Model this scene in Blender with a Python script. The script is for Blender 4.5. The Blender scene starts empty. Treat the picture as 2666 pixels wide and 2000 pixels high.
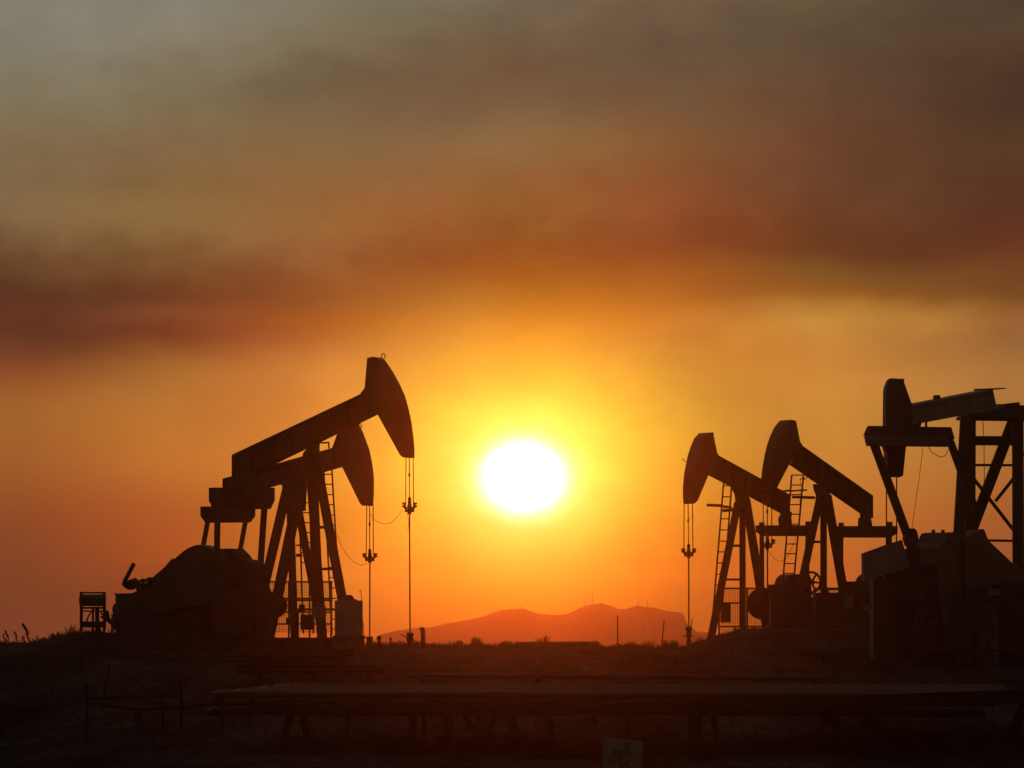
import bpy, math, random
from mathutils import Vector, noise
R = math.radians
SC = bpy.context.scene
COL = SC.collection
random.seed(7)

# ------------------------------------------------------------------ camera
F, CX, HOR, H = 8000.0, 1333.0, 1690.0, 2.2      # focal length in photo pixels, centre, horizon row, eye height
cam_d = bpy.data.cameras.new('camera'); cam = bpy.data.objects.new('camera', cam_d); COL.objects.link(cam)
cam.location = (0, 0, H); cam.rotation_euler = (R(90), 0, 0)
cam_d.sensor_width = 36; cam_d.lens = 36*F/2666; cam_d.shift_y = (HOR-1000)/2666
cam_d.clip_start = 0.5; cam_d.clip_end = 20000
SC.camera = cam
SC.view_settings.view_transform = 'Standard'; SC.view_settings.look = 'None'
SC.view_settings.exposure = 0; SC.view_settings.gamma = 1
SUN_EL, SUN_AZ = math.degrees(math.atan((HOR-1243)/F)), math.degrees(math.atan((1362-CX)/F))

# ------------------------------------------------------------------ sky
def lin(c):
    c = c/255.0
    return c/12.92 if c <= .04045 else ((c+.055)/1.055)**2.4
SKYX = [60, 420, 840, 1180, 1360, 1680, 2180, 2606]
SKYR = [0, 100, 200, 300, 400, 470, 550, 600, 650, 700, 750, 825, 900, 1000, 1100, 1200, 1270, 1350]   # rows of 1659
SKYC = [
 [(130,126,112),(133,127,111),(126,118,96),(122,108,84),(116,98,76),(110,88,66),(100,80,58),(84,64,48)],
 [(130,122,105),(133,121,99),(124,106,80),(116,93,68),(114,88,64),(106,82,60),(94,72,52),(86,62,44)],
 [(128,116,90),(128,112,84),(118,95,68),(120,90,64),(122,90,62),(116,84,58),(98,68,48),(78,54,38)],
 [(128,106,76),(130,104,72),(134,102,66),(138,100,64),(142,104,64),(136,92,54),(106,66,44),(86,58,38)],
 [(128,102,70),(134,100,62),(146,100,58),(152,98,54),(150,94,48),(145,84,46),(108,66,42),(90,54,35)],
 [(132,102,68),(142,105,62),(154,101,54),(155,93,46),(150,89,41),(150,81,42),(108,63,36),(95,53,34)],
 [(112,76,46),(126,85,48),(155,95,50),(158,85,36),(161,85,32),(155,81,34),(112,65,32),(109,60,33)],
 [(102,64,38),(120,73,40),(155,89,44),(170,95,36),(177,95,30),(175,95,33),(134,83,36),(120,70,35)],
 [(97,55,35),(118,64,37),(158,88,38),(200,120,42),(198,110,35),(200,112,36),(170,112,46),(134,84,40)],
 [(100,54,34),(124,64,36),(180,98,38),(240,155,55),(238,140,46),(238,125,44),(198,135,58),(155,100,51)],
 [(112,62,36),(145,80,38),(200,115,50),(245,165,58),(253,162,56),(245,150,56),(200,132,56),(158,105,55)],
 [(150,84,42),(175,108,48),(228,138,56),(250,175,60),(250,175,60),(250,170,60),(205,136,58),(172,115,58)],
 [(165,98,44),(190,115,48),(232,140,54),(250,175,58),(250,178,58),(250,178,58),(205,135,55),(170,112,55)],
 [(162,92,42),(195,112,46),(240,150,52),(252,175,52),(252,178,50),(252,170,52),(205,130,52),(172,108,52)],
 [(150,78,38),(180,92,40),(238,135,45),(252,160,42),(252,165,40),(250,150,42),(205,118,46),(170,95,45)],
 [(138,70,38),(172,82,36),(235,125,42),(250,150,38),(250,160,35),(242,132,38),(200,105,40),(160,85,45)],
 [(132,68,38),(160,75,36),(228,120,42),(245,135,36),(248,145,32),(235,120,36),(195,95,38),(150,78,42)],
 [(130,66,40),(150,72,38),(222,105,38),(235,115,35),(238,118,32),(222,108,34),(180,88,36),(140,72,40)]]
# what the haze in front of the sky adds and takes away, per row: (transmission)  -- see the haze box
SKYGAIN = [[(1.03,1.07,1.09),(0.99,1.05,1.08),(0.84,0.98,1.05),(1.0,1.13,1.19),(0.99,1.11,1.18),(1.13,1.14,1.2),(1.08,1.07,1.08),(0.94,1.06,1.16)],[(0.98,1.03,1.1),(1.09,1.11,1.14),(1.16,1.23,1.2),(0.86,0.86,0.79),(0.87,0.87,0.83),(0.83,0.98,1.03),(0.8,1.05,1.1),(1.0,1.03,0.99)],[(0.98,1.0,0.91),(0.87,0.97,0.95),(0.65,0.78,0.91),(0.79,0.88,1.04),(0.81,0.87,0.93),(0.92,0.99,1.07),(1.08,1.13,1.18),(0.71,0.74,0.86)],[(1.06,1.09,1.12),(0.99,1.01,1.05),(0.99,1.15,1.15),(0.93,1.08,1.08),(0.95,1.15,1.23),(0.97,1.09,0.99),(0.88,0.86,0.89),(0.97,1.08,1.06)],[(0.82,0.89,0.96),(0.89,0.9,0.83),(0.91,0.86,0.82),(0.85,0.84,0.87),(0.87,0.88,0.85),(0.82,0.82,0.94),(0.83,0.98,1.13),(0.89,0.96,0.98)],[(1.2,1.3,1.36),(1.09,1.19,1.18),(0.94,1.02,1.02),(0.77,0.8,0.97),(0.73,0.94,1.14),(0.86,0.87,1.01),(0.91,1.05,1.08),(0.77,0.91,1.1)],[(0.83,0.91,0.98),(0.83,0.97,1.03),(0.74,0.71,0.91),(0.59,0.34,0.76),(0.52,0.11,0.33),(0.55,0.42,0.96),(0.55,0.46,0.65),(0.78,0.7,0.84)],[(1.06,1.15,1.04),(0.95,1.06,1.03),(0.73,0.59,0.66),(0.51,0.28,0.62),(0.55,0.17,0.3),(0.69,0.54,0.76),(0.82,1.06,1.19),(0.99,1.01,1.1)],[(0.59,0.76,0.89),(0.44,0.44,0.66),(0.68,0.58,0.94),(0.48,0.25,0.56),(0.53,0.16,0.28),(0.62,0.49,0.68),(0.62,0.46,0.37),(0.67,0.74,0.68)],[(1.0,0.9,0.98),(1.21,1.45,1.55),(0.76,0.56,0.41),(0.44,0.23,0.49),(0.5,0.15,0.25),(0.55,0.43,0.61),(1.08,1.27,1.3),(1.14,1.12,1.12)],[(0.44,0.59,0.81),(0.3,0.06,0.3),(0.63,0.45,0.88),(0.41,0.2,0.43),(0.48,0.13,0.22),(0.48,0.38,0.53),(0.85,0.81,0.78),(0.8,0.85,1.01)],[(0.98,0.89,1.0),(1.01,1.15,1.2),(0.83,0.84,1.07),(0.37,0.18,0.37),(0.45,0.12,0.19),(0.4,0.32,0.45),(0.99,1.04,1.13),(1.06,1.12,1.13)],[(1.01,1.13,1.05),(0.92,0.99,0.98),(0.59,0.39,0.72),(0.34,0.15,0.3),(0.43,0.11,0.16),(0.33,0.27,0.38),(0.89,0.99,1.03),(0.94,1.0,1.04)],[(0.98,1.03,1.06),(1.01,1.11,1.11),(0.6,0.65,0.86),(0.3,0.13,0.24),(0.41,0.09,0.13),(0.26,0.21,0.3),(0.91,1.03,1.11),(0.96,1.1,1.15)],[(0.92,0.89,0.88),(0.81,0.75,0.92),(0.5,0.45,0.61),(0.27,0.1,0.18),(0.38,0.08,0.11),(0.19,0.16,0.23),(0.86,0.95,1.04),(0.97,0.95,0.89)],[(0.75,0.83,1.09),(0.82,0.85,0.92),(0.35,0.54,0.81),(0.23,0.08,0.11),(0.36,0.06,0.08),(0.12,0.1,0.15),(0.79,0.91,0.97),(0.91,0.99,1.25)],[(0.64,0.81,0.96),(0.48,0.52,0.88),(0.22,0.73,0.96),(0.2,0.05,0.05),(0.33,0.05,0.05),(0.05,0.05,0.08),(0.74,0.78,1.02),(0.76,0.86,1.07)],[(0.74,0.83,1.11),(0.53,0.73,1.09),(0.51,0.57,0.77),(0.05,0.07,0.21),(0.07,0.05,0.05),(0.05,0.2,0.37),(0.65,0.82,1.02),(0.71,0.8,1.08)]]
#SKYGAIN_HERE
ELMAX = 14.0
world = bpy.data.worlds.new('World'); SC.world = world; world.use_nodes = True
nt = world.node_tree; N = nt.nodes; L = nt.links; N.clear()
def nd(t, **k):
    n = N.new(t)
    for a, b in k.items(): setattr(n, a, b)
    return n
def mth(op, a, b=None, c=None, clamp=False):
    n = nd('ShaderNodeMath', operation=op, use_clamp=clamp)
    for i, v in enumerate((a, b, c)):
        if v is None: continue
        if isinstance(v, (int, float)): n.inputs[i].default_value = v
        else: L.new(v, n.inputs[i])
    return n.outputs[0]
def mixc(f, a, b, blend='MIX'):
    n = nd('ShaderNodeMix', data_type='RGBA', blend_type=blend); n.clamp_factor = True
    for sock, v in ((n.inputs[0], f), (n.inputs[6], a), (n.inputs[7], b)):
        if isinstance(v, (int, float)): sock.default_value = v
        elif isinstance(v, tuple): sock.default_value = v
        else: L.new(v, sock)
    return n.outputs[2]
tc = nd('ShaderNodeTexCoord')
sep = nd('ShaderNodeSeparateXYZ'); L.new(tc.outputs['Generated'], sep.inputs[0])
X, Y, Z = sep.outputs
az0 = mth('MULTIPLY', mth('ARCTAN2', X, Y), 180/math.pi)
el0 = mth('MULTIPLY', mth('ARCSINE', Z), 180/math.pi)
def skynoise(sx, sy, off, det, rough=.55):
    cmb = nd('ShaderNodeCombineXYZ')
    L.new(mth('MULTIPLY_ADD', az0, sx, off), cmb.inputs[0]); L.new(mth('MULTIPLY', el0, sy), cmb.inputs[1]); cmb.inputs[2].default_value = off*1.7
    n = nd('ShaderNodeTexNoise'); n.inputs['Scale'].default_value = 1; n.inputs['Detail'].default_value = det; n.inputs['Roughness'].default_value = rough
    L.new(cmb.outputs[0], n.inputs['Vector'])
    return mth('SUBTRACT', n.outputs[0], .5)
n1 = skynoise(.22, .40, 3.1, 3); n2 = skynoise(.25, .45, 9.3, 3); n3 = skynoise(.75, 1.15, 21.7, 6, .62)
# the smoke warps where the air is smoky (above the clear band), calm near the horizon
hi = mth('MULTIPLY', mth('SUBTRACT', el0, 3.0), .3, clamp=True)
az = mth('ADD', az0, mth('MULTIPLY', mth('MULTIPLY', n1, 2.6), hi))
el = mth('ADD', el0, mth('MULTIPLY', mth('ADD', mth('MULTIPLY', n2, 1.2), mth('MULTIPLY', n3, .55)), hi))
tpos = mth('DIVIDE', el, ELMAX, clamp=True)
cols = []
for j, px in enumerate(SKYX):
    cr = nd('ShaderNodeValToRGB'); r = cr.color_ramp; r.interpolation = 'B_SPLINE'
    stops = []
    for i in reversed(range(len(SKYR))):
        e = math.degrees(math.atan((HOR-SKYR[i]*1.20554)/F))
        g = SKYGAIN[i][j]
        stops.append((max(0, e/ELMAX), [lin(SKYC[i][j][k])*g[k] for k in range(3)]))
    while len(r.elements) < len(stops): r.elements.new(.5)
    for elt, (p, c) in zip(r.elements, stops): elt.position = p
    for elt, (p, c) in zip(r.elements, stops): elt.position = p; elt.color = (*c, 1)
    L.new(tpos, cr.inputs[0]); cols.append(cr.outputs[0])
acc = cols[0]
for j in range(1, len(SKYX)):
    a0, a1 = [math.degrees(math.atan((SKYX[k]-CX)/F)) for k in (j-1, j)]
    mr = nd('ShaderNodeMapRange', interpolation_type='LINEAR'); L.new(az, mr.inputs[0])
    mr.inputs[1].default_value = a0; mr.inputs[2].default_value = a1
    acc = mixc(mr.outputs[0], acc, cols[j])
wisp = mth('MULTIPLY_ADD', mth('MULTIPLY', n3, mth('MULTIPLY_ADD', hi, .8, .2)), .45, 1.0)
acc = mixc(1.0, acc, wisp, 'MULTIPLY')
# the sun behind the smoke: a flattened disc and its aureole
dx = mth('DIVIDE', mth('SUBTRACT', az0, SUN_AZ), 1.16); dy = mth('SUBTRACT', el0, SUN_EL)
rr = mth('SQRT', mth('ADD', mth('MULTIPLY', dx, dx), mth('MULTIPLY', dy, dy)))
dxw = mth('DIVIDE', mth('SUBTRACT', az0, SUN_AZ), 1.26); dyw = mth('SUBTRACT', el0, SUN_EL+.35)
rw = mth('SQRT', mth('ADD', mth('MULTIPLY', dxw, dxw), mth('MULTIPLY', dyw, dyw)))
uneven = mth('MULTIPLY_ADD', mth('ADD', n2, n3), .4, 1.0)
def glow(c, k, p, rr):       # c * exp(-(r/k)^p), broken up by the smoke
    e = mth('EXPONENT', mth('MULTIPLY', mth('POWER', mth('DIVIDE', rr, k), p), -1.0))
    return mixc(1.0, mixc(1.0, c, e, 'MULTIPLY'), uneven, 'MULTIPLY')
GLOWS = [((.95,1.06,.07,1), 1.85, 1.6, rw), ((.30,.22,.16,1), 1.15, 2.4, rr), ((8,8,8,1), .44, 2.05, rr)]
for c, k, p, r_ in GLOWS:
    acc = mixc(1.0, acc, glow(c, k, p, r_), 'ADD')
sky = nd('ShaderNodeTexSky', sky_type='NISHITA', sun_disc=False)
sky.sun_elevation = R(SUN_EL); sky.sun_rotation = R(SUN_AZ); sky.dust_density = 6; sky.air_density = 2
skyd = mixc(1.0, sky.outputs[0], (.05, .05, .05, 1), 'MULTIPLY')
front = nd('ShaderNodeMapRange', interpolation_type='SMOOTHSTEP'); L.new(Y, front.inputs[0])
front.inputs[1].default_value = -.1; front.inputs[2].default_value = .75
back = mixc(1.0, skyd, (.020, .018, .017, 1), 'ADD')
acc = mixc(front.outputs[0], back, acc)
bg = nd('ShaderNodeBackground'); L.new(acc, bg.inputs[0]); bg.inputs[1].default_value = 1.0
wo = nd('ShaderNodeOutputWorld'); L.new(bg.outputs[0], wo.inputs[0])

# ------------------------------------------------------------------ sun
sd = bpy.data.lights.new('sun', 'SUN'); sun = bpy.data.objects.new('sun', sd); COL.objects.link(sun)
sd.energy = .155; sd.angle = R(.6); sd.color = (1.0, .10, .0)
sun.rotation_euler = (R(90-SUN_EL), 0, R(180-SUN_AZ)); sun.location = (0, 60, 30)
SC.cycles.max_bounces = 4; SC.cycles.volume_bounces = 0

# ------------------------------------------------------------------ materials
MATS = {}
def mat(name, c1, c2, rough=.7, metal=0.0, scale=3.0, bump=.0, spec=.3, stretch=(1,1,1)):
    if name in MATS: return MATS[name]
    m = bpy.data.materials.new(name); m.use_nodes = True; t = m.node_tree; b = t.nodes['Principled BSDF']
    o = t.nodes.new('ShaderNodeTexCoord'); mp = t.nodes.new('ShaderNodeMapping'); mp.inputs['Scale'].default_value = stretch
    n = t.nodes.new('ShaderNodeTexNoise'); n.inputs['Scale'].default_value = scale; n.inputs['Detail'].default_value = 8; n.inputs['Roughness'].default_value = .65
    r = t.nodes.new('ShaderNodeValToRGB'); r.color_ramp.elements[0].position = .35; r.color_ramp.elements[1].position = .65
    r.color_ramp.elements[0].color = (*c1, 1); r.color_ramp.elements[1].color = (*c2, 1)
    t.links.new(o.outputs['Object'], mp.inputs[0]); t.links.new(mp.outputs[0], n.inputs['Vector'])
    t.links.new(n.outputs[0], r.inputs[0]); t.links.new(r.outputs[0], b.inputs['Base Color'])
    b.inputs['Roughness'].default_value = rough; b.inputs['Metallic'].default_value = metal; b.inputs['Specular IOR Level'].default_value = spec
    if bump:
        bp = t.nodes.new('ShaderNodeBump'); bp.inputs['Strength'].default_value = bump; bp.inputs['Distance'].default_value = .02
        t.links.new(n.outputs[0], bp.inputs['Height']); t.links.new(bp.outputs[0], b.inputs['Normal'])
    MATS[name] = m; return m
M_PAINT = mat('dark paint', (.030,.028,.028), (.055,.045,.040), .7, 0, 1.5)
M_GREY = mat('grey weathered paint', (.06,.06,.065), (.11,.11,.115), .7, 0, 1.0)
M_LIGHT = mat('pale weathered paint', (.09,.09,.095), (.17,.165,.17), .7, 0, 1.0)
M_RUST = mat('rusty iron', (.045,.022,.014), (.085,.045,.030), .85, 0, 4)
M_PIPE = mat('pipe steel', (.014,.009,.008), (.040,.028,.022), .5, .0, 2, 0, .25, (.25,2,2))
M_CABLE = mat('cable steel', (.03,.03,.03), (.06,.05,.05), .8, 0, 6)
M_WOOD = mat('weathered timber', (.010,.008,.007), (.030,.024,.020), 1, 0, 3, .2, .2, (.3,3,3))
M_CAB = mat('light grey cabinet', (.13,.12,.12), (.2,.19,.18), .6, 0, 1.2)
M_SIGN = mat('sign white', (.14,.135,.135), (.22,.215,.215), .6, 0, 4)
M_INK = mat('sign lettering', (.02,.02,.02), (.05,.04,.04), .8, 0, 4)
M_WEED = mat('dry weed', (.03,.022,.014), (.06,.045,.03), 1, 0, 5, 0, 0)
M_ROCK = mat('earth clod', (.05,.04,.035), (.12,.10,.085), .95, 0, 3)
M_HILL = mat('dry hillside', (.07,.05,.035), (.12,.10,.07), .95, 0, .02)
M_CONC = mat('stained concrete', (.06,.055,.05), (.12,.11,.10), .9, 0, 1)
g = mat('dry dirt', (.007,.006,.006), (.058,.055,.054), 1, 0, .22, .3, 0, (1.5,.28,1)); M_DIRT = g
# a second, finer layer of stones and clods over the dirt
t = g.node_tree; b = t.nodes['Principled BSDF']; rp = [n for n in t.nodes if n.type == 'VALTORGB'][0]; mp_ = [n for n in t.nodes if n.type == 'MAPPING'][0]
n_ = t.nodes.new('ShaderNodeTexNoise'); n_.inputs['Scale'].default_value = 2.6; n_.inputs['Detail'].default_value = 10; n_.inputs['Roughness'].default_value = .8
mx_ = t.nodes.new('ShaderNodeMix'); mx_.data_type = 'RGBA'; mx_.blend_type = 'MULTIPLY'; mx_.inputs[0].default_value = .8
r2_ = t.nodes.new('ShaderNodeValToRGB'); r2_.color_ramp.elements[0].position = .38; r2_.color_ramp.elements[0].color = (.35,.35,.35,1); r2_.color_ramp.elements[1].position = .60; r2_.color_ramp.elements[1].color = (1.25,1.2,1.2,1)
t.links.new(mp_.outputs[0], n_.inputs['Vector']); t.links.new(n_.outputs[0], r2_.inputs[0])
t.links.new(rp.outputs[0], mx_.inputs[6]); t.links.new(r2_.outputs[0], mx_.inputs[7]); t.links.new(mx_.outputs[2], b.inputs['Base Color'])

# ------------------------------------------------------------------ helpers
def T(px, py, D): return Vector(((px-CX)/F*D, D, H+(HOR-py)/F*D))
def W(n, D): return n/F*D
WL = {}
def wloc(o): return WL.get(o.name, Vector((0,0,0)))
def tag(o, label=None, cat=None, group=None, kind=None):
    for k, v in (('label', label), ('category', cat), ('group', group), ('kind', kind)):
        if v: o[k] = v
    return o
def thing(name, loc, label, cat, group=None):
    o = bpy.data.objects.new(name, None); COL.objects.link(o); o.location = loc; o.empty_display_size = .3
    WL[o.name] = Vector(loc); return tag(o, label, cat, group)
class MB:
    def __init__(s): s.v = []; s.f = []; s.smooth = []
    def add(s, vs, fs, sm=False):
        k = len(s.v); s.v += [Vector(v) for v in vs]; s.f += [[i+k for i in f] for f in fs]; s.smooth += [sm]*len(fs); return s
    def prism(s, pts, ext):
        n = len(pts); ext = Vector(ext); pts = [Vector(p) for p in pts]
        vs = [p-ext/2 for p in pts]+[p+ext/2 for p in pts]
        return s.add(vs, [list(range(n)), list(range(2*n-1, n-1, -1))]+[[i, i+n, (i+1) % n+n, (i+1) % n] for i in range(n)])
    def bar(s, a, b, w, h, side=None):
        a = Vector(a); b = Vector(b); d = (b-a).normalized()
        side = Vector(side) if side is not None else (Vector((0,1,0)) if abs(d.y) < .9 else Vector((0,0,1)))
        u = d.cross(side).normalized(); v = d.cross(u).normalized()
        q = [a+u*w/2*i+v*h/2*j for i, j in ((-1,-1),(1,-1),(1,1),(-1,1))]
        return s.add(q+[p+(b-a) for p in q], [[0,3,2,1],[4,5,6,7]]+[[i, (i+1) % 4, (i+1) % 4+4, i+4] for i in range(4)])
    def tube(s, pts, r, seg=8, close=False):
        pts = [Vector(p) for p in pts]; n = len(pts); vs = []; prev = None
        for i, p in enumerate(pts):
            if close: d = (pts[(i+1) % n]-pts[i-1]).normalized()
            else: d = (pts[min(i+1, n-1)]-pts[max(i-1, 0)]).normalized()
            if prev is None: prev = Vector((0,1,0)) if abs(d.y) < .9 else Vector((1,0,0))
            u = (prev-d*prev.dot(d)).normalized(); w = d.cross(u); prev = u
            rad = r[i] if isinstance(r, (list, tuple)) else r
            vs += [p+(u*math.cos(a)+w*math.sin(a))*rad for a in [2*math.pi*k/seg for k in range(seg)]]
        fs = [[i*seg+k, i*seg+(k+1) % seg, ((i+1) % n)*seg+(k+1) % seg, ((i+1) % n)*seg+k] for i in range(n if close else n-1) for k in range(seg)]
        s.add(vs, fs, True)
        if not close: k = len(s.v)-len(vs); s.f += [[k+i for i in reversed(range(seg))], [k+(n-1)*seg+i for i in range(seg)]]; s.smooth += [False, False]
        return s
    def cyl(s, c, r, ax, seg=24):
        c = Vector(c); ax = Vector(ax); return s.tube([c-ax/2, c+ax/2], r, seg)
    def box(s, c, sx, sy, sz):
        c = Vector(c); return s.bar(c-Vector((sx/2,0,0)), c+Vector((sx/2,0,0)), sz, sy)
    def build(s, name, m, parent=None):
        me = bpy.data.meshes.new(name); L0 = wloc(parent) if parent else Vector((0,0,0))
        me.from_pydata([v-L0 for v in s.v], [], s.f); me.update()
        for p, sm in zip(me.polygons, s.smooth): p.use_smooth = sm
        me.materials.append(m)
        o = bpy.data.objects.new(name, me); COL.objects.link(o)
        if parent: o.parent = parent
        WL[o.name] = L0
        return o
def erode(poly, h):
    """pull the outline in sideways by h, so that a thick slab seen at an angle keeps this outline"""
    n = len(poly); A = sum(poly[i][0]*poly[(i+1) % n][1]-poly[(i+1) % n][0]*poly[i][1] for i in range(n))
    sg = 1 if A > 0 else -1; ed = []
    for i in range(n):
        (x0, y0), (x1, y1) = poly[i], poly[(i+1) % n]
        nx = (y1-y0)*sg; ln = math.hypot(x1-x0, y1-y0) or 1
        sh = 0 if abs(nx)/ln < .02 else (-h if nx > 0 else h)
        ed.append(((x0+sh, y0), (x1+sh, y1), sh))
    out = []
    for i in range(n):
        a, b = ed[i-1], ed[i]
        x, y = poly[i]
        if a[2] == b[2]: out.append((x+a[2], y)); continue
        (x1, y1), (x2, y2) = a[:2]; (x3, y3), (x4, y4) = b[:2]
        dn = (x1-x2)*(y3-y4)-(y1-y2)*(x3-x4)
        if abs(dn) < 1e-6: out.append((x+(a[2]+b[2])/2, y)); continue
        qx = ((x1*y2-y1*x2)*(x3-x4)-(x1-x2)*(x3*y4-y3*x4))/dn; qy = ((x1*y2-y1*x2)*(y3-y4)-(y1-y2)*(x3*y4-y3*x4))/dn
        if math.hypot(qx-x, qy-y) > 3*h+2: qx, qy = x+(a[2]+b[2])/2, y
        out.append((qx, qy))
    return out
def circ(cx, cy, r, n=28, ry=None): return [(cx+r*math.cos(2*math.pi*i/n), cy+(ry or r)*math.sin(2*math.pi*i/n)) for i in range(n)]
class Plane:
    """upright plane through photo column px at distance D, turned th degrees towards the camera on side s"""
    def __init__(s, px, D, th, side):
        s.o = Vector(((px-CX)/F*D, D, 0)); s.d = Vector((side*math.cos(R(th)), -math.sin(R(th)), 0)); s.n = Vector((-s.d.y, s.d.x, 0))
        if s.n.y > 0: s.n = -s.n                      # n points to the camera's side
        s.th = R(th); s.D = D
    def P(s, px, py, off=0.0):
        k = (px-CX)/F; o = s.o+s.n*off
        t = (k*o.y-o.x)/(s.d.x-k*s.d.y); y = o.y+t*s.d.y
        return Vector((k*y, y, H+(HOR-py)/F*y))
    def slab(s, poly, w, off=0.0, inset=True):
        h = w/2*abs(s.n.x)/s.D*F if inset else 0
        return [s.P(x, y, off) for x, y in (erode(poly, h) if h else poly)], s.n*w

# ------------------------------------------------------------------ ground
CREST = [(-900,1668),(0,1677),(60,1679),(100,1675),(130,1668),(150,1662),(200,1653),(240,1651),(290,1653),(350,1662),(500,1675),(720,1680),(930,1680),
 (1060,1680),(1180,1683),(1343,1683),(1500,1685),(1640,1686),(1760,1689),(1794,1687),(1839,1674),(1860,1664),(1900,1656),(1914,1646),(2000,1642),(2100,1640),(3000,1642),(4000,1650)]
YC = 136.0
HD = 780.0
def crest_z(x):
    px = x/YC*F+CX
    if px <= CREST[0][0]: r = CREST[0][1]
    elif px >= CREST[-1][0]: r = CREST[-1][1]
    else:
        for (a, ra), (b, rb) in zip(CREST, CREST[1:]):
            if a <= px <= b: r = ra+(rb-ra)*(px-a)/(b-a); break
    return H+(HOR-r)/F*YC
def sst(t): t = max(0, min(1, t)); return t*t*(3-2*t)
def gz(x, y):
    zc = crest_z(x*YC/max(y, 60)) if y < YC else crest_z(x)
    z = .3+(zc-.3)*sst((y-44)/76)
    if y > YC+4: z = zc+(-6-zc)*sst((y-YC-4)/160)
    a = .022 if y < 100 else .04
    z += noise.noise(Vector((x*.7, y*.16, 1.3)))*a*1.3+noise.noise(Vector((x*2.4, y*.5, 4)))*a*.55
    if y < 100: z += noise.noise(Vector((x*.13, y*.1, 8)))*.14
    return z
xs = [-250, -150, -90, -60]+[-44+i*.4 for i in range(221)]+[60, 90, 150, 250]
ys = [-50, -20, 0, 15, 28, 36]+[40+i*.5 for i in range(214)]+[150, 160, 175, 195, 220, 260, 320, 420, 560, 840, 1020]
gv = [(x, y, gz(x, y)) for y in ys for x in xs]; nx = len(xs)
gm = MB().add(gv, [[j*nx+i, j*nx+i+1, (j+1)*nx+i+1, (j+1)*nx+i] for j in range(len(ys)-1) for i in range(nx-1)], True)
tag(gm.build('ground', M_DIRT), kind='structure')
def ground_at(px, D): x = (px-CX)/F*D; return Vector((x, D, gz(x, D)))

# ------------------------------------------------------------------ hills far behind
def ridge(name, prof, D, depth, nsub, amp):
    pts = []
    for (a, ra), (b, rb) in zip(prof, prof[1:]):
        k = max(1, int((b-a)/nsub))
        for i in range(k): pts.append((a+(b-a)*i/k, ra+(rb-ra)*i/k))
    pts.append(prof[-1]); vs = []; ny = 17
    for j in range(ny):
        u = j/(ny-1)*2-1
        for (px, py) in pts:
            x = (px-CX)/F*D; top = H+(HOR-py)/F*D+7
            f = (1-abs(u))**.8 if u else 1.0
            w = noise.noise(Vector((x*.07, u*3, 2)))*amp*(1-f)*2+noise.noise(Vector((x*.22, u*7, 5)))*(amp*.5*(1-f)+.16)
            vs.append((x+u*depth*.15*noise.noise(Vector((x*.02, 3, 1))), D+u*depth, -7+max(0, top*f+w)))
    n = len(pts); m = MB().add(vs, [[j*n+i, j*n+i+1, (j+1)*n+i+1, (j+1)*n+i] for j in range(ny-1) for i in range(n-1)], True)
    return tag(m.build(name, M_HILL), kind='structure')
RIDGE = [(940,1690),(975,1668),(991,1653),(1030,1642),(1066,1637),(1090,1634),(1125,1634),(1160,1623),(1200,1618),(1240,1610),(1270,1600),(1293,1591),(1325,1586),(1365,1585),
 (1385,1592),(1400,1598),(1430,1600),(1465,1601),(1485,1595),(1505,1585),(1525,1577),(1545,1575),(1564,1570),(1585,1575),(1600,1580),(1610,1586),(1632,1586),(1650,1579),
 (1663,1577),(1680,1581),(1705,1582),(1730,1590),(1755,1593),(1770,1594),(1780,1600),(1785,1612),(1789,1625),(1800,1634),(1815,1644),(1830,1654),(1845,1668),(1860,1690)]
ridge('hills', RIDGE, HD, 70, 4, 2.0)
ridge('hills', [(1700,1690),(1760,1660),(1800,1648),(1830,1645),(1860,1650),(1900,1658),(1960,1664),(2050,1690)], 880, 20, 8, 1)

# masts on the ridge
MASTS = [(1356.5,1574,1587,'short thin mast on the rounded left summit'),(1521.6,1567,1580,'short mast left of the highest summit'),(1542.7,1541,1576,'tallest thin mast on the ridge'),
 (1564.6,1562,1572,'small lookout mast on the highest summit'),(1660.8,1561,1578,'latticed mast on the right summit'),(1685,1561,1582,'slim mast at the right end of the ridge')]
for px, y0, y1, lab in MASTS:
    base = T(px, y1+2, HD); o = thing('radio_mast', base, lab, 'radio mast', 'masts on the far ridge')
    top = T(px, y0, HD); hh = top.z-base.z
    MB().tube([base, base+Vector((0,0,hh*.55)), top], [.12,.08,.045], 6).build('mast_pole', M_CABLE, o)
    if 1560 < px < 1570 or 1655 < px < 1665:
        MB().box(base+Vector((0,0,.12)), .5, .4, .4).build('equipment_hut', M_CONC, o)
    else:
        m = MB()
        for s in (-1, 1): m.tube([base+Vector((s*hh*.12,0,0)), base+Vector((0,0,hh*.6))], .02, 4)
        m.build('guy_wire', M_CABLE, o)

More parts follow.
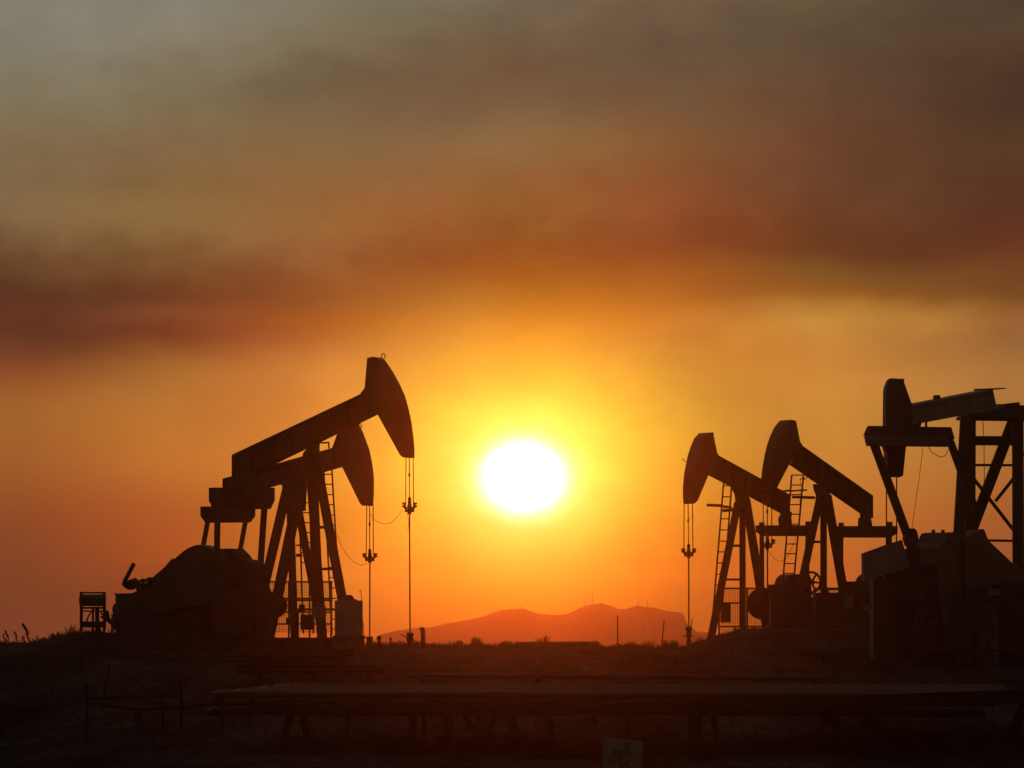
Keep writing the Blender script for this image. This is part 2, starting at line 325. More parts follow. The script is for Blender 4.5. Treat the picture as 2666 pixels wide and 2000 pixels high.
# ------------------------------------------------------------------ pumping units
def ladder(parent, L0, L1, R0, R1, rung_rows, D, th=.07):
    """rails from the top points to the bottom points, photo pixels"""
    lad = MB().bar(T(*L0, D), T(*L1, D), W(4.2, D), .06).bar(T(*R0, D), T(*R1, D), W(4.2, D), .06)
    for y in rung_rows:
        fl = (y-L0[1])/(L1[1]-L0[1]); fr = (y-R0[1])/(R1[1]-R0[1])
        a = T(L0[0]+(L1[0]-L0[0])*fl, y, D); b = T(R0[0]+(R1[0]-R0[0])*fr, y, D)
        lad.tube([a, b], W(1.7, D), 6)
    return lad.build('ladder', M_PAINT, parent)
def carrier(parent, px, y0, y1, D, w):
    """polished-rod clamp and carrier bar hanging from the bridle"""
    h = y1-y0; c = lambda a, b: T(px+a, y0+b*h, D)
    m = MB()
    for s in (-1, 1):
        m.bar(c(s*w*.62, .30), c(s*w*.62, .62), W(w*.30, D), .10)
        for k, ww in ((.36, .42), (.52, .42)):
            m.tube([c(s*w*.45, k), c(s*w*1.0, k)], W(1.6, D), 6); m.cyl(c(s*w*.84, k), W(2.6, D), (.06,0,0), 8)
        m.bar(c(s*w*.62, .60), c(s*w*.30, .84), W(4.5, D), .08)
        m.cyl(c(s*w*.52, .80), W(2.8, D), (.05,0,0), 8)
    o = m.bar(c(-w*.62, .62), c(w*.62, .62), W(4.5, D), .12).build('carrier_bar', M_RUST, parent)
    MB().tube([c(0,0), c(0,.08), c(0,.09), c(0,.42), c(0,.43), c(0,.75), c(0,.95), c(0,1)], [W(a, D) for a in (3.0,5.0,3.8,4.6,6.0,6.0,5.0,2.0)], 12).build('rod_clamp', M_RUST, parent)
    return o
def bridle(parent, xs_top, xs_bot, y0, y1, D, r=1.35):
    for i, (a, b) in enumerate(zip(xs_top, xs_bot)):
        m = MB().tube([T(a, y0, D), T(b, y1, D)], W(r, D), 6)
        if i == 1: m.tube([T(a+(b-a)*.35, y0+(y1-y0)*.33, D), T(a+(b-a)*.4, y0+(y1-y0)*.38, D), T(a+(b-a)*.45, y0+(y1-y0)*.43, D)], [W(1.4,D), W(2.9,D), W(1.4,D)], 8)
        m.build('cable', M_CABLE, parent)
def line(parent, pts, D, r=.8, name='control_line'):
    # smooth a hanging wire through its points
    P = [Vector((x, y, 0)) for x, y in pts]; out = []
    for i in range(len(P)-1):
        p0, p1, p2, p3 = P[max(i-1,0)], P[i], P[i+1], P[min(i+2,len(P)-1)]
        for k in range(6):
            t = k/6; out.append(.5*((2*p1)+(p2-p0)*t+(2*p0-5*p1+4*p2-p3)*t*t+(3*p1-p0-3*p2+p3)*t**3))
    out.append(P[-1])
    return MB().tube([T(p.x, p.y, D) for p in out], W(r, D), 5).build(name, M_CABLE, parent)
def bolts(m, pts, r, ax):
    for p in pts: m.cyl(p, r, ax, 6)
    return m
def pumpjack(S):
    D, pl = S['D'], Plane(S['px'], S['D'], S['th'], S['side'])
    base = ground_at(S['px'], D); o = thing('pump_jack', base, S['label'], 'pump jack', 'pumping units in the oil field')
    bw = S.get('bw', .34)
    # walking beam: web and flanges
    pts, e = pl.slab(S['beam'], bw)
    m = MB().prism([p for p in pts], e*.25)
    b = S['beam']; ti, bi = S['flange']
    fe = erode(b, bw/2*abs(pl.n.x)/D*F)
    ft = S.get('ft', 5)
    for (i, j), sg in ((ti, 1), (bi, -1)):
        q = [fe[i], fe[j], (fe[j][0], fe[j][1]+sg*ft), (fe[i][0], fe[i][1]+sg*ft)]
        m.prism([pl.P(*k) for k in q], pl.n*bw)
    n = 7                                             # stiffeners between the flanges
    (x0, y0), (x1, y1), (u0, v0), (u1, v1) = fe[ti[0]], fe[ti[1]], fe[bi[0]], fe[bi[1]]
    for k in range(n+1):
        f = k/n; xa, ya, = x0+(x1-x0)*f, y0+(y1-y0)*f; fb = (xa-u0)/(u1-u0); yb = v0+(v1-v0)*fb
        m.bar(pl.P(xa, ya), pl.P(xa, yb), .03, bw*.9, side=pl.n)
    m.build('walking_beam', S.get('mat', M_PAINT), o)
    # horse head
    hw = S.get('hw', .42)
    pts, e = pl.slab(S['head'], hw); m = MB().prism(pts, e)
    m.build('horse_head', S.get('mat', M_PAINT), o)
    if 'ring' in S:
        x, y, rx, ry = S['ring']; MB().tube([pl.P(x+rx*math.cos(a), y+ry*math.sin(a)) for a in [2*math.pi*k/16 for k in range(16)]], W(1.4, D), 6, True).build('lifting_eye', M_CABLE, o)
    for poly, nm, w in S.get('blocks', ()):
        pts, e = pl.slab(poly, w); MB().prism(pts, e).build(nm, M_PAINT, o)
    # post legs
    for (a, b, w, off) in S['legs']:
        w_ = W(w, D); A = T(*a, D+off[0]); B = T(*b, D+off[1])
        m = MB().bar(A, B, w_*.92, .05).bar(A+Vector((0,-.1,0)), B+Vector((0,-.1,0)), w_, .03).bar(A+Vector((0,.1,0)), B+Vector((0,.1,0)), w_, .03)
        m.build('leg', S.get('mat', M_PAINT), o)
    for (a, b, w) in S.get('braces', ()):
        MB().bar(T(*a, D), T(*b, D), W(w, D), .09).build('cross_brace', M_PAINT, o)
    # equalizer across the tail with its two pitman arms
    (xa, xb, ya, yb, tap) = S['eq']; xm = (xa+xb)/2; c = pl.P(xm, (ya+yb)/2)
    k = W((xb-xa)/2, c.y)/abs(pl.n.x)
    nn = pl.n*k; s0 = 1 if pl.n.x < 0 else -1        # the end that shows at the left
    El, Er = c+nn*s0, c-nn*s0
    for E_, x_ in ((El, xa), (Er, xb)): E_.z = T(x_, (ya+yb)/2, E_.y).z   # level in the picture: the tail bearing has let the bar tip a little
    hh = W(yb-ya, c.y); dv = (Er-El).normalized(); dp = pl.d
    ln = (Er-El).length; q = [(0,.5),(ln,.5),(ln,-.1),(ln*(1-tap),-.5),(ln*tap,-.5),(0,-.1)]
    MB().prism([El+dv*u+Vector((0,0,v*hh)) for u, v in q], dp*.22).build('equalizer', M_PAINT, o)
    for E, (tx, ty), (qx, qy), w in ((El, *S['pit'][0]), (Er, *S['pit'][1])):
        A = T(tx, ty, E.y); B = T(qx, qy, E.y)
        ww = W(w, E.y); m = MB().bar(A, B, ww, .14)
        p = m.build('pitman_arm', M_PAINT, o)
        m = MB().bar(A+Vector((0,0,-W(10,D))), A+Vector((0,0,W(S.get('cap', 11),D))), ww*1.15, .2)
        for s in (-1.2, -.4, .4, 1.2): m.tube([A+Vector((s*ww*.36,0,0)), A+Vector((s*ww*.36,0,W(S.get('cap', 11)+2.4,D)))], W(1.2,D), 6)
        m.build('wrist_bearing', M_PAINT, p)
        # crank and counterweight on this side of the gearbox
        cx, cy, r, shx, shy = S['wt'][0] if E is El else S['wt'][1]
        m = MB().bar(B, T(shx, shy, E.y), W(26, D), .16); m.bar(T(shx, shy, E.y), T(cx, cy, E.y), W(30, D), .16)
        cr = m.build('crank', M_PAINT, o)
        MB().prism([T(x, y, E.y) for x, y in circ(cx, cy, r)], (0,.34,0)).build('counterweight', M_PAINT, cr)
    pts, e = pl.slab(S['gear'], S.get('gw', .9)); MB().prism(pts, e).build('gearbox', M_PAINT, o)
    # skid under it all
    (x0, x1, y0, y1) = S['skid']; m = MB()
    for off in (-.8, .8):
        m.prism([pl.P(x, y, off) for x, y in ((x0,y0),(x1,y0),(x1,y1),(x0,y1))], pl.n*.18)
    for f in (0.02, .35, .65, .98): 
        xx = x0+(x1-x0)*f; m.bar(pl.P(xx, (y0+y1)/2, -.8), pl.P(xx, (y0+y1)/2, .8), .2, W(y1-y0, D)*.6, side=(0,0,1))
    m.build('skid_base', M_RUST, o)
    # bridle, carrier, rod
    xt, xb_, y0, y1 = S['bridle']; Dh = pl.P(xt[1], y0).y; bridle(o, xt, xb_, y0, y1, Dh)
    if 'carrier' in S:
        x, c0, c1, w = S['carrier']; carrier(o, x, c0, c1, Dh, w)
        rx, ry = S['rod']; MB().tube([T(x, c1-4, Dh), T(rx, ry, Dh)], W(1.9, Dh), 8).build('polished_rod', M_CABLE, o)
    for pts in S.get('lines', ()): line(o, pts, Dh if pts[0][0] > 0 else D, S.get('lr', .6))
    for l in S.get('ladders', ()): ladder(o, *l)
    S['plane'] = pl; S['Dh'] = Dh
    return o

A = dict(px=812, D=100, th=35, side=1, bw=.34, hw=.40,
  label='largest pump jack with its nose raised high left of the sun',
  beam=[(604,1185),(960,1017),(1000,1030),(983,1079),(604,1262)], flange=((0,1),(4,3)), ft=6,
  head=[(956.7,933),(988,928),(1003,938),(1023,968),(1041,1001),(1054,1030),(1064,1067),(1071,1100),(1076,1138),(1078.5,1168),(1078.5,1192),(1050,1192),(1042,1186),(983,1079),(938,1028),(950,1011)],
  ring=(998,928,5,7),
  blocks=[([(788,1160),(800,1168),(789,1182),(789,1205),(834,1205),(831,1180),(832,1150),(812,1120)], 'saddle_bearing', .5), ([(606,1250),(672,1220),(676,1290),(606,1290)], 'tail_bearing', .4), ([(832,1151),(858,1151),(858,1168),(854,1168),(854,1155),(832,1155)], 'cage_rail', .05),
          ([(940,1021),(952,1009),(955,1030),(940,1035)], 'stop_block', .3)],
  legs=[((797,1195),(693,1695),27,(-.7,-1.5)), ((806,1195),(842,1690),23,(0,0)), ((822,1190),(917,1700),24,(-.4,-1.0)), ((815,1195),(837,1690),20,(.6,1.8))],
  braces=[((826,1373),(850,1373),7.5),((829,1481.5),(866,1481.5),7),((771,1420),(800,1420),4)],
  eq=(560,701,1270,1326,.07), pit=[((567,1284),(564,1508),15),((690,1294),(676,1508),16)], cap=11,
  wt=[(610,1590,60,600,1555),(716,1577,32,700,1555)],
  gear=[(572,1429),(633,1429),(641,1437),(650,1446),(656,1456),(672,1458),(688,1468),(700,1500),(700,1690),(556,1690),(556,1470)], gw=.7,
  skid=(300,915,1660,1705),
  bridle=([1057,1065.5,1075.5],[1056.5,1066,1076.5],1190,1312), carrier=(1066.3,1295,1340,20), rod=(1067.5,1650),
  lines=[[(1060,1335),(1064,1360),(1061,1384)]])
B = dict(px=760, D=112, th=35, side=1, bw=.3, hw=.36,
  label='smaller pump jack half hidden behind the raised left one, nose hanging lower',
  beam=[(580,1247),(872,1165),(905,1175),(891,1216),(576,1305)], flange=((0,1),(4,3)), ft=5,
  head=[(897,1088),(922,1090),(936,1108),(945,1127),(961,1170),(969,1208),(973,1241),(973,1280),(971,1317),(943,1317),(937,1310),(891,1216),(864,1170),(879,1129)],
  ring=(937,1110,4,7),
  blocks=[([(722,1262),(735,1264),(737,1278),(733,1288),(738,1330),(795,1330),(800,1240)], 'saddle_bearing', .5), ([(578,1290),(640,1270),(640,1330),(580,1330)], 'tail_bearing', .35)],
  legs=[((748,1270),(650,1690),24,(-.6,-1.3)), ((754,1275),(768,1690),19,(0,0)), ((768,1280),(846,1690),20,(.3,.8))],
  braces=[((771,1446),(787,1446),8)],
  eq=(536,652,1319,1361,.1), pit=[((545,1336),(513,1508),12),((643,1336),(612,1508),12)], cap=14,
  wt=[(560,1590,44,540,1556),(660,1590,42,640,1556)],
  gear=[(560,1450),(640,1450),(660,1490),(660,1680),(560,1680)], gw=.7, skid=(430,840,1662,1690),
  bridle=([954.8,962.4,971.4],[953.5,962.5,972],1315,1445), carrier=(963,1430,1466,20), rod=(962.5,1660),
  lines=[[(962.4,1336),(977,1355),(1002,1364),(1023,1358),(1048,1328)],[(878,1393),(893,1429),(917,1460),(940,1471),(958,1467)]],
  ladders=[((843,1228),(864,1652),(864,1222),(889,1652),[1235,1261,1288,1314,1341,1367,1394,1421,1447,1477,1504,1531,1558,1585,1612,1638],113.5),
           ((778,1290),(790,1650),(806,1290),(816,1650),[1309,1335,1361,1387,1413,1439,1465],114)])
C = dict(px=1930, D=130, th=48, side=-1, bw=.30, hw=.52,
  label='pump jack immediately right of the sun with its ladder at left',
  beam=[(1845,1172),(2057,1289),(2063,1344),(2031,1336),(1844,1236.6)], flange=((0,1),(4,3)), ft=4,
  head=[(1819,1129),(1834,1127),(1844,1127),(1856,1129),(1867,1182),(1875,1192),(1844,1236.6),(1816,1304),(1807,1312),(1780.5,1312.5),(1778.5,1288),(1779,1262),(1782,1232),(1787,1207),(1792,1184),(1799.5,1161),(1808,1141)],
  blocks=[([(1907,1262),(1905,1272),(1912,1285),(1915,1300),(1912,1330),(1950,1345),(1950,1296),(1940,1270)], 'saddle_bearing', .4),
          ([(2035,1320),(2062,1335),(2060,1350),(2062,1369),(2028,1369),(2026,1350),(2031,1340)], 'tail_bearing', .3)],
  legs=[((1921,1310),(1849,1672),19,(-.8,-1.6)), ((1933,1310),(1933.5,1668),15.5,(0,0)), ((1942,1300),(2003,1680),22,(.8,1.8))],
  braces=[((1905,1421),(1930,1421),6.5),((1888,1509),(1930,1509),5.5)],
  eq=(1976,2111,1368,1396,.12), pit=[((1983,1372),(1984,1545),11.5),((2104,1370),(2099,1545),12)], cap=11,
  wt=[(1986,1572,42,2010,1560),(2080,1580,40,2080,1560)],
  gear=[(2000,1522),(2016,1522),(2022,1506),(2032,1496),(2084,1495),(2108,1497),(2112,1530),(2112,1700),(2000,1700)], gw=.6,
  skid=(1850,2150,1668,1690),
  bridle=([1781,1791.5,1802.8],[1780.5,1792.5,1804],1310,1428), carrier=(1793,1417,1454,20), rod=(1793.5,1635),
  ladders=[((1884,1257),(1856,1600),(1905,1262),(1879,1600),[1265,1293.5,1322,1351,1380,1409,1437,1466,1495,1523,1551,1580],129)])
Dp = dict(px=2142, D=124, th=48, side=-1, bw=.32, hw=.54,
  label='pump jack with the tallest nose of the right pair and a spoked flywheel',
  beam=[(2062,1142),(2273,1291.5),(2276,1347),(2241,1338),(2054,1208.7)], flange=((0,1),(4,3)), ft=4,
  head=[(2032,1094),(2060,1094),(2071.6,1096.6),(2082,1151),(2090,1163),(2054.4,1208.7),(2022,1270),(2014,1286),(2004,1291),(1986,1291),(1983,1262),(1983,1247),(1984,1237),(1987,1212),(1992,1184),(1998,1158.6),(2006,1136),(2016,1114),(2025,1101.6)],
  blocks=[([(2122,1252),(2117,1262),(2119,1275),(2125,1290),(2122,1320),(2164,1330),(2160,1284),(2140,1262)], 'saddle_bearing', .4),
          ([(2238,1325),(2274,1345),(2267,1349),(2271,1370),(2234,1370),(2235,1349),(2240,1347)], 'tail_bearing', .3)],
  legs=[((2134,1300),(2056,1660),19,(-.8,-1.6)), ((2144,1300),(2144.5,1660),16,(0,0)), ((2153,1290),(2222,1690),23,(.8,1.8))],
  braces=[((2113,1411),(2140,1411),6.5)],
  eq=(2181,2325,1370,1400,.12), pit=[((2190,1374),(2189,1545),11.5),((2316,1372),(2314,1545),12)], cap=12,
  wt=[(2200,1580,40,2210,1560),(2300,1580,40,2290,1560)],
  gear=[(2198,1514),(2228,1514),(2233,1503),(2242,1495),(2260,1490),(2330,1490),(2330,1700),(2198,1700)], gw=.6,
  skid=(2060,2400,1668,1690),
  bridle=([1987,1997.5,2009],[1987,1998,2009.5],1288,1405), carrier=(1998,1392,1432,21), rod=(1998.8,1640),
  lines=[[(2000,1434),(2018,1455),(2031,1461),(2049,1452),(2072,1397),(2081,1350),(2084,1247)]],
  ladders=[((2061.5,1237),(2036,1540),(2092,1237),(2064,1540),[1237,1263,1288,1314,1339,1365,1390,1416.5,1442,1467.5,1493],126)])
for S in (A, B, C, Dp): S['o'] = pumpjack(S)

# brake levers and the small extras on the right pair
o = C['o']; D = 131.5
MB().bar(T(1840,1315,D), T(1882,1317,D), W(7,D), .1).bar(T(1880,1317,D), T(1906,1321,D), W(4,D), .08).bar(T(1881,1330,D), T(1914,1327,D), W(8,D), .1).build('brake_lever', M_PAINT, o)
MB().tube([T(1787,1203,C['Dh']), T(1776,1196,C['Dh']), T(1781,1194.5,C['Dh'])], W(1.1,128), 5).build('cable_hook', M_CABLE, o)
o = Dp['o']; D = 125.5
MB().bar(T(2030,1280,D), T(2060,1277,D), W(5,D), .1).bar(T(2058,1278.5,D), T(2101,1276,D), W(4,D), .08).bar(T(2062,1294,D), T(2122,1296,D), W(7,D), .1).build('brake_lever', M_PAINT, o)
MB().tube([T(2083,1250,D), T(2086,1245,D), T(2096,1248,D), T(2103,1240,D)], W(1.6,D), 5).build('cable_hook', M_CABLE, o)
pl = Plane(2113, 123, 40, -1)
m = MB().tube([pl.P(2113+23*math.cos(a), 1516+26*math.sin(a)) for a in [2*math.pi*k/32 for k in range(32)]], W(3.2,123), 8, True)
for k in range(6): a = math.pi*k/3+.05; m.bar(pl.P(2113,1516), pl.P(2113+22*math.cos(a),1516+25*math.sin(a)), W(5,123), .06)
m.cyl(pl.P(2113,1516), W(6,123), pl.n*.2, 12); m.build('flywheel', M_PAINT, o)

# ------------------------------------------------------------------ the big unit at the right edge, turned almost to the camera
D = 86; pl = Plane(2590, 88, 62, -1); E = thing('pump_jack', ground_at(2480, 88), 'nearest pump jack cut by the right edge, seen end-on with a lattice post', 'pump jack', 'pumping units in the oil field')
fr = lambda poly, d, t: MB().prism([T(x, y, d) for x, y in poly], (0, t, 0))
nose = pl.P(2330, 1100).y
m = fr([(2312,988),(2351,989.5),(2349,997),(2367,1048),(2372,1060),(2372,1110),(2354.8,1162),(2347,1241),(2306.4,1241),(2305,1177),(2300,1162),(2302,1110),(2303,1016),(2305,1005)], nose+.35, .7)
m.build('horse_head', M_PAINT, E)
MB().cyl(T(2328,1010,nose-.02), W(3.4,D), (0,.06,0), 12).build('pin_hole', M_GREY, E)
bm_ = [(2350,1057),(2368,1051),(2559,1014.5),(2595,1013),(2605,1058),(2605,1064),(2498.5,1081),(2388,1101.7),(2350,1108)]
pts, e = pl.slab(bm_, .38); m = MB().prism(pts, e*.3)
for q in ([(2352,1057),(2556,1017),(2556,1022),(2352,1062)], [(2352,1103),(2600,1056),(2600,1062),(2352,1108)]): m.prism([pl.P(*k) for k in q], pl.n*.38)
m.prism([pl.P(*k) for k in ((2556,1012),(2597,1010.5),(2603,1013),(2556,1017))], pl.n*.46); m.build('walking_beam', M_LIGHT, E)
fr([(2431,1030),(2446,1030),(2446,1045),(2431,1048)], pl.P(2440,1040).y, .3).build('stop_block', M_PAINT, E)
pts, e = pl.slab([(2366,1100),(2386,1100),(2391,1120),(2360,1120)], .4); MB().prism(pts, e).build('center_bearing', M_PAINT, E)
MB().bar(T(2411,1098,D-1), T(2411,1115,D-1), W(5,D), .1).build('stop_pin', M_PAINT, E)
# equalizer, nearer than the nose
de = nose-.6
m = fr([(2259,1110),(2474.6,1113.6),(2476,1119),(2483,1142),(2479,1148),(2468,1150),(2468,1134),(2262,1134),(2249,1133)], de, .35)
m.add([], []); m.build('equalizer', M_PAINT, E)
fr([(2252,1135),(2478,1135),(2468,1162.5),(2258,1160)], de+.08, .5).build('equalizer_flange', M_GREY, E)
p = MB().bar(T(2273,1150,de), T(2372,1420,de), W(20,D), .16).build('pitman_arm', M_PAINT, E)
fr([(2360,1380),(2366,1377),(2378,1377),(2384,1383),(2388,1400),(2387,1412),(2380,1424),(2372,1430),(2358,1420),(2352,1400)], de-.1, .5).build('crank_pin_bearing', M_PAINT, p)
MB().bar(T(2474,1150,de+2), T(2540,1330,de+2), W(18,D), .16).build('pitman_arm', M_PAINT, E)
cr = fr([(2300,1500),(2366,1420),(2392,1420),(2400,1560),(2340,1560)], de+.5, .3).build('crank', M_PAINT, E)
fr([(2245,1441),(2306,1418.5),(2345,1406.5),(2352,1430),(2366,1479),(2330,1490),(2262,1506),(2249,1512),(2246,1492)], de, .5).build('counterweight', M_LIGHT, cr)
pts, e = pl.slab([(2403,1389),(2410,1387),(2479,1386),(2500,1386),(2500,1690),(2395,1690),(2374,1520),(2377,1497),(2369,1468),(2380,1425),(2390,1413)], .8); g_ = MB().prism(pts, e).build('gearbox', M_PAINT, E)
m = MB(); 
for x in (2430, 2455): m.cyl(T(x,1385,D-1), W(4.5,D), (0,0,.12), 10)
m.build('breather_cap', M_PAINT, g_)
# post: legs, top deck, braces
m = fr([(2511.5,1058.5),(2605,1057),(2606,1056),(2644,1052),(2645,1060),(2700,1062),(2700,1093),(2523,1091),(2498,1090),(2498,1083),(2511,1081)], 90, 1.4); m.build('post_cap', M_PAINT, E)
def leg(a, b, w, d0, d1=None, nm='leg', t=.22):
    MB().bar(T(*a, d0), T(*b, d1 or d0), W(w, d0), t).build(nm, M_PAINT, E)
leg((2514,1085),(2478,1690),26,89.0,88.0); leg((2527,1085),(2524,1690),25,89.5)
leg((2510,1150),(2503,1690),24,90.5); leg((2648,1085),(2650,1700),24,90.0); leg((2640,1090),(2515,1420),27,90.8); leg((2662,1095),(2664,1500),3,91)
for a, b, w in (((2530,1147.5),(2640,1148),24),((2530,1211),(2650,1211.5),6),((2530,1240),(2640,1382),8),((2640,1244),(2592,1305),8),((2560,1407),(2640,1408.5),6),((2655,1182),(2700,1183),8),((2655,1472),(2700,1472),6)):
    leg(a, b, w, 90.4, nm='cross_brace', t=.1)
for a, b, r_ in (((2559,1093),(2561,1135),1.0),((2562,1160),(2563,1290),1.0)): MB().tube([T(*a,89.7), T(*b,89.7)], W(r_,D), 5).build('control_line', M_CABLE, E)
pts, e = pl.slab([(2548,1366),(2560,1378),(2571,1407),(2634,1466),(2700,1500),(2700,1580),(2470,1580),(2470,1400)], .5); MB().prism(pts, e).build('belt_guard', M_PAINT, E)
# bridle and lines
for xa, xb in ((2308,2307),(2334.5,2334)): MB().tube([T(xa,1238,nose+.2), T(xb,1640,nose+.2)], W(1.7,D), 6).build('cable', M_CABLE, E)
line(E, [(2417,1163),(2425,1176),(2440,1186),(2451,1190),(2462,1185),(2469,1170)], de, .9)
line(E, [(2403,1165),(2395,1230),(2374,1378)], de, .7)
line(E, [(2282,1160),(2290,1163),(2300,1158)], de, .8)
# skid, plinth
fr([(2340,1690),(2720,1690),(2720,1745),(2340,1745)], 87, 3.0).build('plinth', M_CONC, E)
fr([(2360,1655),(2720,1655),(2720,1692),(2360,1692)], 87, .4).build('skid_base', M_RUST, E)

# ------------------------------------------------------------------ engines, belt guards and boxes
def up(D0, th, side, px): return Plane(px, D0, th, side)
pl = A['plane']
o = thing('engine', ground_at(400, 96), 'engine with an upright exhaust stack at the tail of the left pump jacks', 'engine')
pts, e = pl.slab([(303,1548),(312,1546),(420,1544),(470,1540),(560,1540),(560,1700),(303,1700)], .8, .1); MB().prism(pts, e).build('housing', M_PAINT, o)
pts, e = pl.slab([(304,1545.5),(346,1544),(346,1549),(304,1550)], 1.0, .1); MB().prism(pts, e).build('housing_lid', M_PAINT, o)
D = 97
st = MB().tube([T(349,1467,D), T(335,1494,D), T(326,1510,D), T(322,1521,D), T(330,1528,D), T(342,1532,D)], W(5.6,D), 12).build('exhaust_stack', M_RUST, o)
MB().tube([T(335,1528,D), T(338,1524,D), T(352,1519,D), T(362,1527,D), T(368,1545,D)], [W(k,D) for k in (10,15,15,10,9)], 14).build('muffler', M_RUST, o)
for x, y, r, l in ((373,1512,12,14),(391,1508,13,12)):
    MB().tube([T(x,y+24,D), T(x,y+5,D), T(x-.1,y+3,D), T(x-.1,y-1,D), T(x,y-5,D)], [W(k,D) for k in (5,4.5,r,r*.9,5)], 14).build('air_filter', M_RUST, o)
pts, e = pl.slab([(345,1547),(352,1541),(380,1536),(398,1526),(420,1515),(440,1560),(345,1560)], .5); MB().prism(pts, e).build('manifold', M_PAINT, o)
# belt guard: straight belts between a small and a large sheave
n_ = Vector((-.645,-.765)); g1 = [(530+82*math.cos(a), 1500+82*math.sin(a)) for a in [R(d) for d in range(-130, 61, 8)]]
g2 = [(402+45*math.cos(a), 1560+45*math.sin(a)) for a in [R(d) for d in range(60, 231, 12)]]
pts, e = pl.slab(g1+g2, .5, .7); MB().prism(pts, e).build('belt_guard', M_PAINT, A['o'])
m = MB()
for (x, y) in ((440,1467),(437,1468.5)): m.bar(pl.P(x,y,.7), pl.P(x+2,y+3,.7), .06, .5, side=(0,0,1))
m.build('guard_bracket', M_PAINT, A['o'])

o = thing('fuel_tank', ground_at(240, 99), 'small horizontal fuel tank on a tall steel stand at the far left', 'fuel tank'); D = 99
MB().tube([T(206,1563,D), T(208,1554,D), T(209,1563,D), T(272,1563,D), T(275,1563,D)][2:4], W(15.5,D), 20).tube([T(209,1563,D), T(206.5,1563,D)], [W(15.5,D), W(8,D)], 20).tube([T(272,1563,D), T(274.5,1563,D)], [W(15.5,D), W(8,D)], 20).build('tank', M_GREY, o)
m = MB()
for x, w in ((211,7),(271,7)):
    m.bar(T(x,1541,D+.35), T(x,1640,D+.35), W(w-1,D), .08); m.bar(T(x+1,1541,D-.35), T(x+1,1640,D-.35), W(w,D), .08)
m.bar(T(209,1543.5,D-.35), T(274,1543.5,D-.35), W(4,D), .06).bar(T(209,1543.5,D+.35), T(274,1543.5,D+.35), W(4,D), .06)
m.bar(T(209,1591,D-.35), T(274,1591,D-.35), W(3.5,D), .06).bar(T(209,1583,D-.3), T(274,1583,D-.3), W(5,D), .06)
m.bar(T(208,1626,D-.35), T(276,1626,D-.35), W(16,D), .06)
for x, w in ((242,5),(253,10)): m.bar(T(x,1580,D), T(x,1655,D), W(w,D), .1)
m.bar(T(262,1593,D-.3), T(271,1608,D-.3), W(3.5,D), .05).bar(T(262,1607,D-.2), T(276,1607,D-.2), W(6,D), .05)
m.build('stand', M_PAINT, o)
for x0, x1, y1 in ((213,208,1652),(259,266,1654),(271,272,1654),(241,241,1652)): MB().bar(T(x0,1634,D), T(x1,y1+8,D), W(4.5,D), .08).build('leg', M_PAINT, o)
MB().tube([T(225,1619,D), T(230,1605,D), T(236,1594,D), T(243,1590,D)], W(2.2,D), 6).build('fuel_line', M_CABLE, o)
MB().tube([T(276,1590,D), T(280,1612,D), T(290,1620,D), T(303,1630,D)], W(7,D), 8).build('hose', M_CABLE, o)

o = thing('drum', ground_at(300, 98), 'small upright round-topped drum against the engine housing', 'drum'); D = 98
MB().tube([T(304,y,D) for y in (1640,1602,1590,1580,1573,1570.5)], [W(k,D) for k in (9,9,12,11.5,7,2)], 16).build('shell', M_GREY, o)
m = MB()
for x in (292,296,302): m.bar(T(x,1600,D-.2), T(x-(2 if x<300 else -2),1660,D-.2), W(3.2,D), .05)
m.bar(T(289,1601,D-.2), T(306,1601,D-.2), W(3,D), .05).bar(T(289,1632,D-.2), T(306,1632,D-.2), W(3,D), .05); m.build('stand', M_PAINT, o)

def mesh_fence(x0, x1, y0, y1, D, rails, posts, label, pitch=4.6):
    o = thing('mesh_fence', T((x0+x1)/2, y1, D), label, 'fence', 'wire mesh guard fences')
    m = MB()
    for y in rails: m.bar(T(x0,y,D), T(x1,y,D), W(4.2,D), .05)
    m.build('rail', M_PAINT, o)
    for x in posts: MB().bar(T(x,y0,D), T(x,y1+14,D), W(4.5,D), .06).build('post', M_PAINT, o)
    m = MB(); x = x0
    while x < x1: m.bar(T(x,y0,D+.04), T(x,y1,D+.04), W(.8,D), .006); x += pitch
    y = y0
    while y < y1: m.bar(T(x0,y,D+.05), T(x1,y,D+.05), W(.8,D), .006); y += pitch
    m.build('wire_mesh', M_CABLE, o)
mesh_fence(700, 866, 1515, 1648, 116, (1515,1558,1563,1594,1625), (752,806,862), 'wire mesh guard fence behind the legs of the left pump jacks')
mesh_fence(1874, 1984, 1532, 1656, 134, (1532,1570,1632), (1872,1945), 'wire mesh guard fence behind the post of the pump jack beside the sun')
mesh_fence(2118, 2196, 1532, 1575, 128, (1532,1534), (2120,2156,2194), 'short wire mesh guard between the right pump jacks')

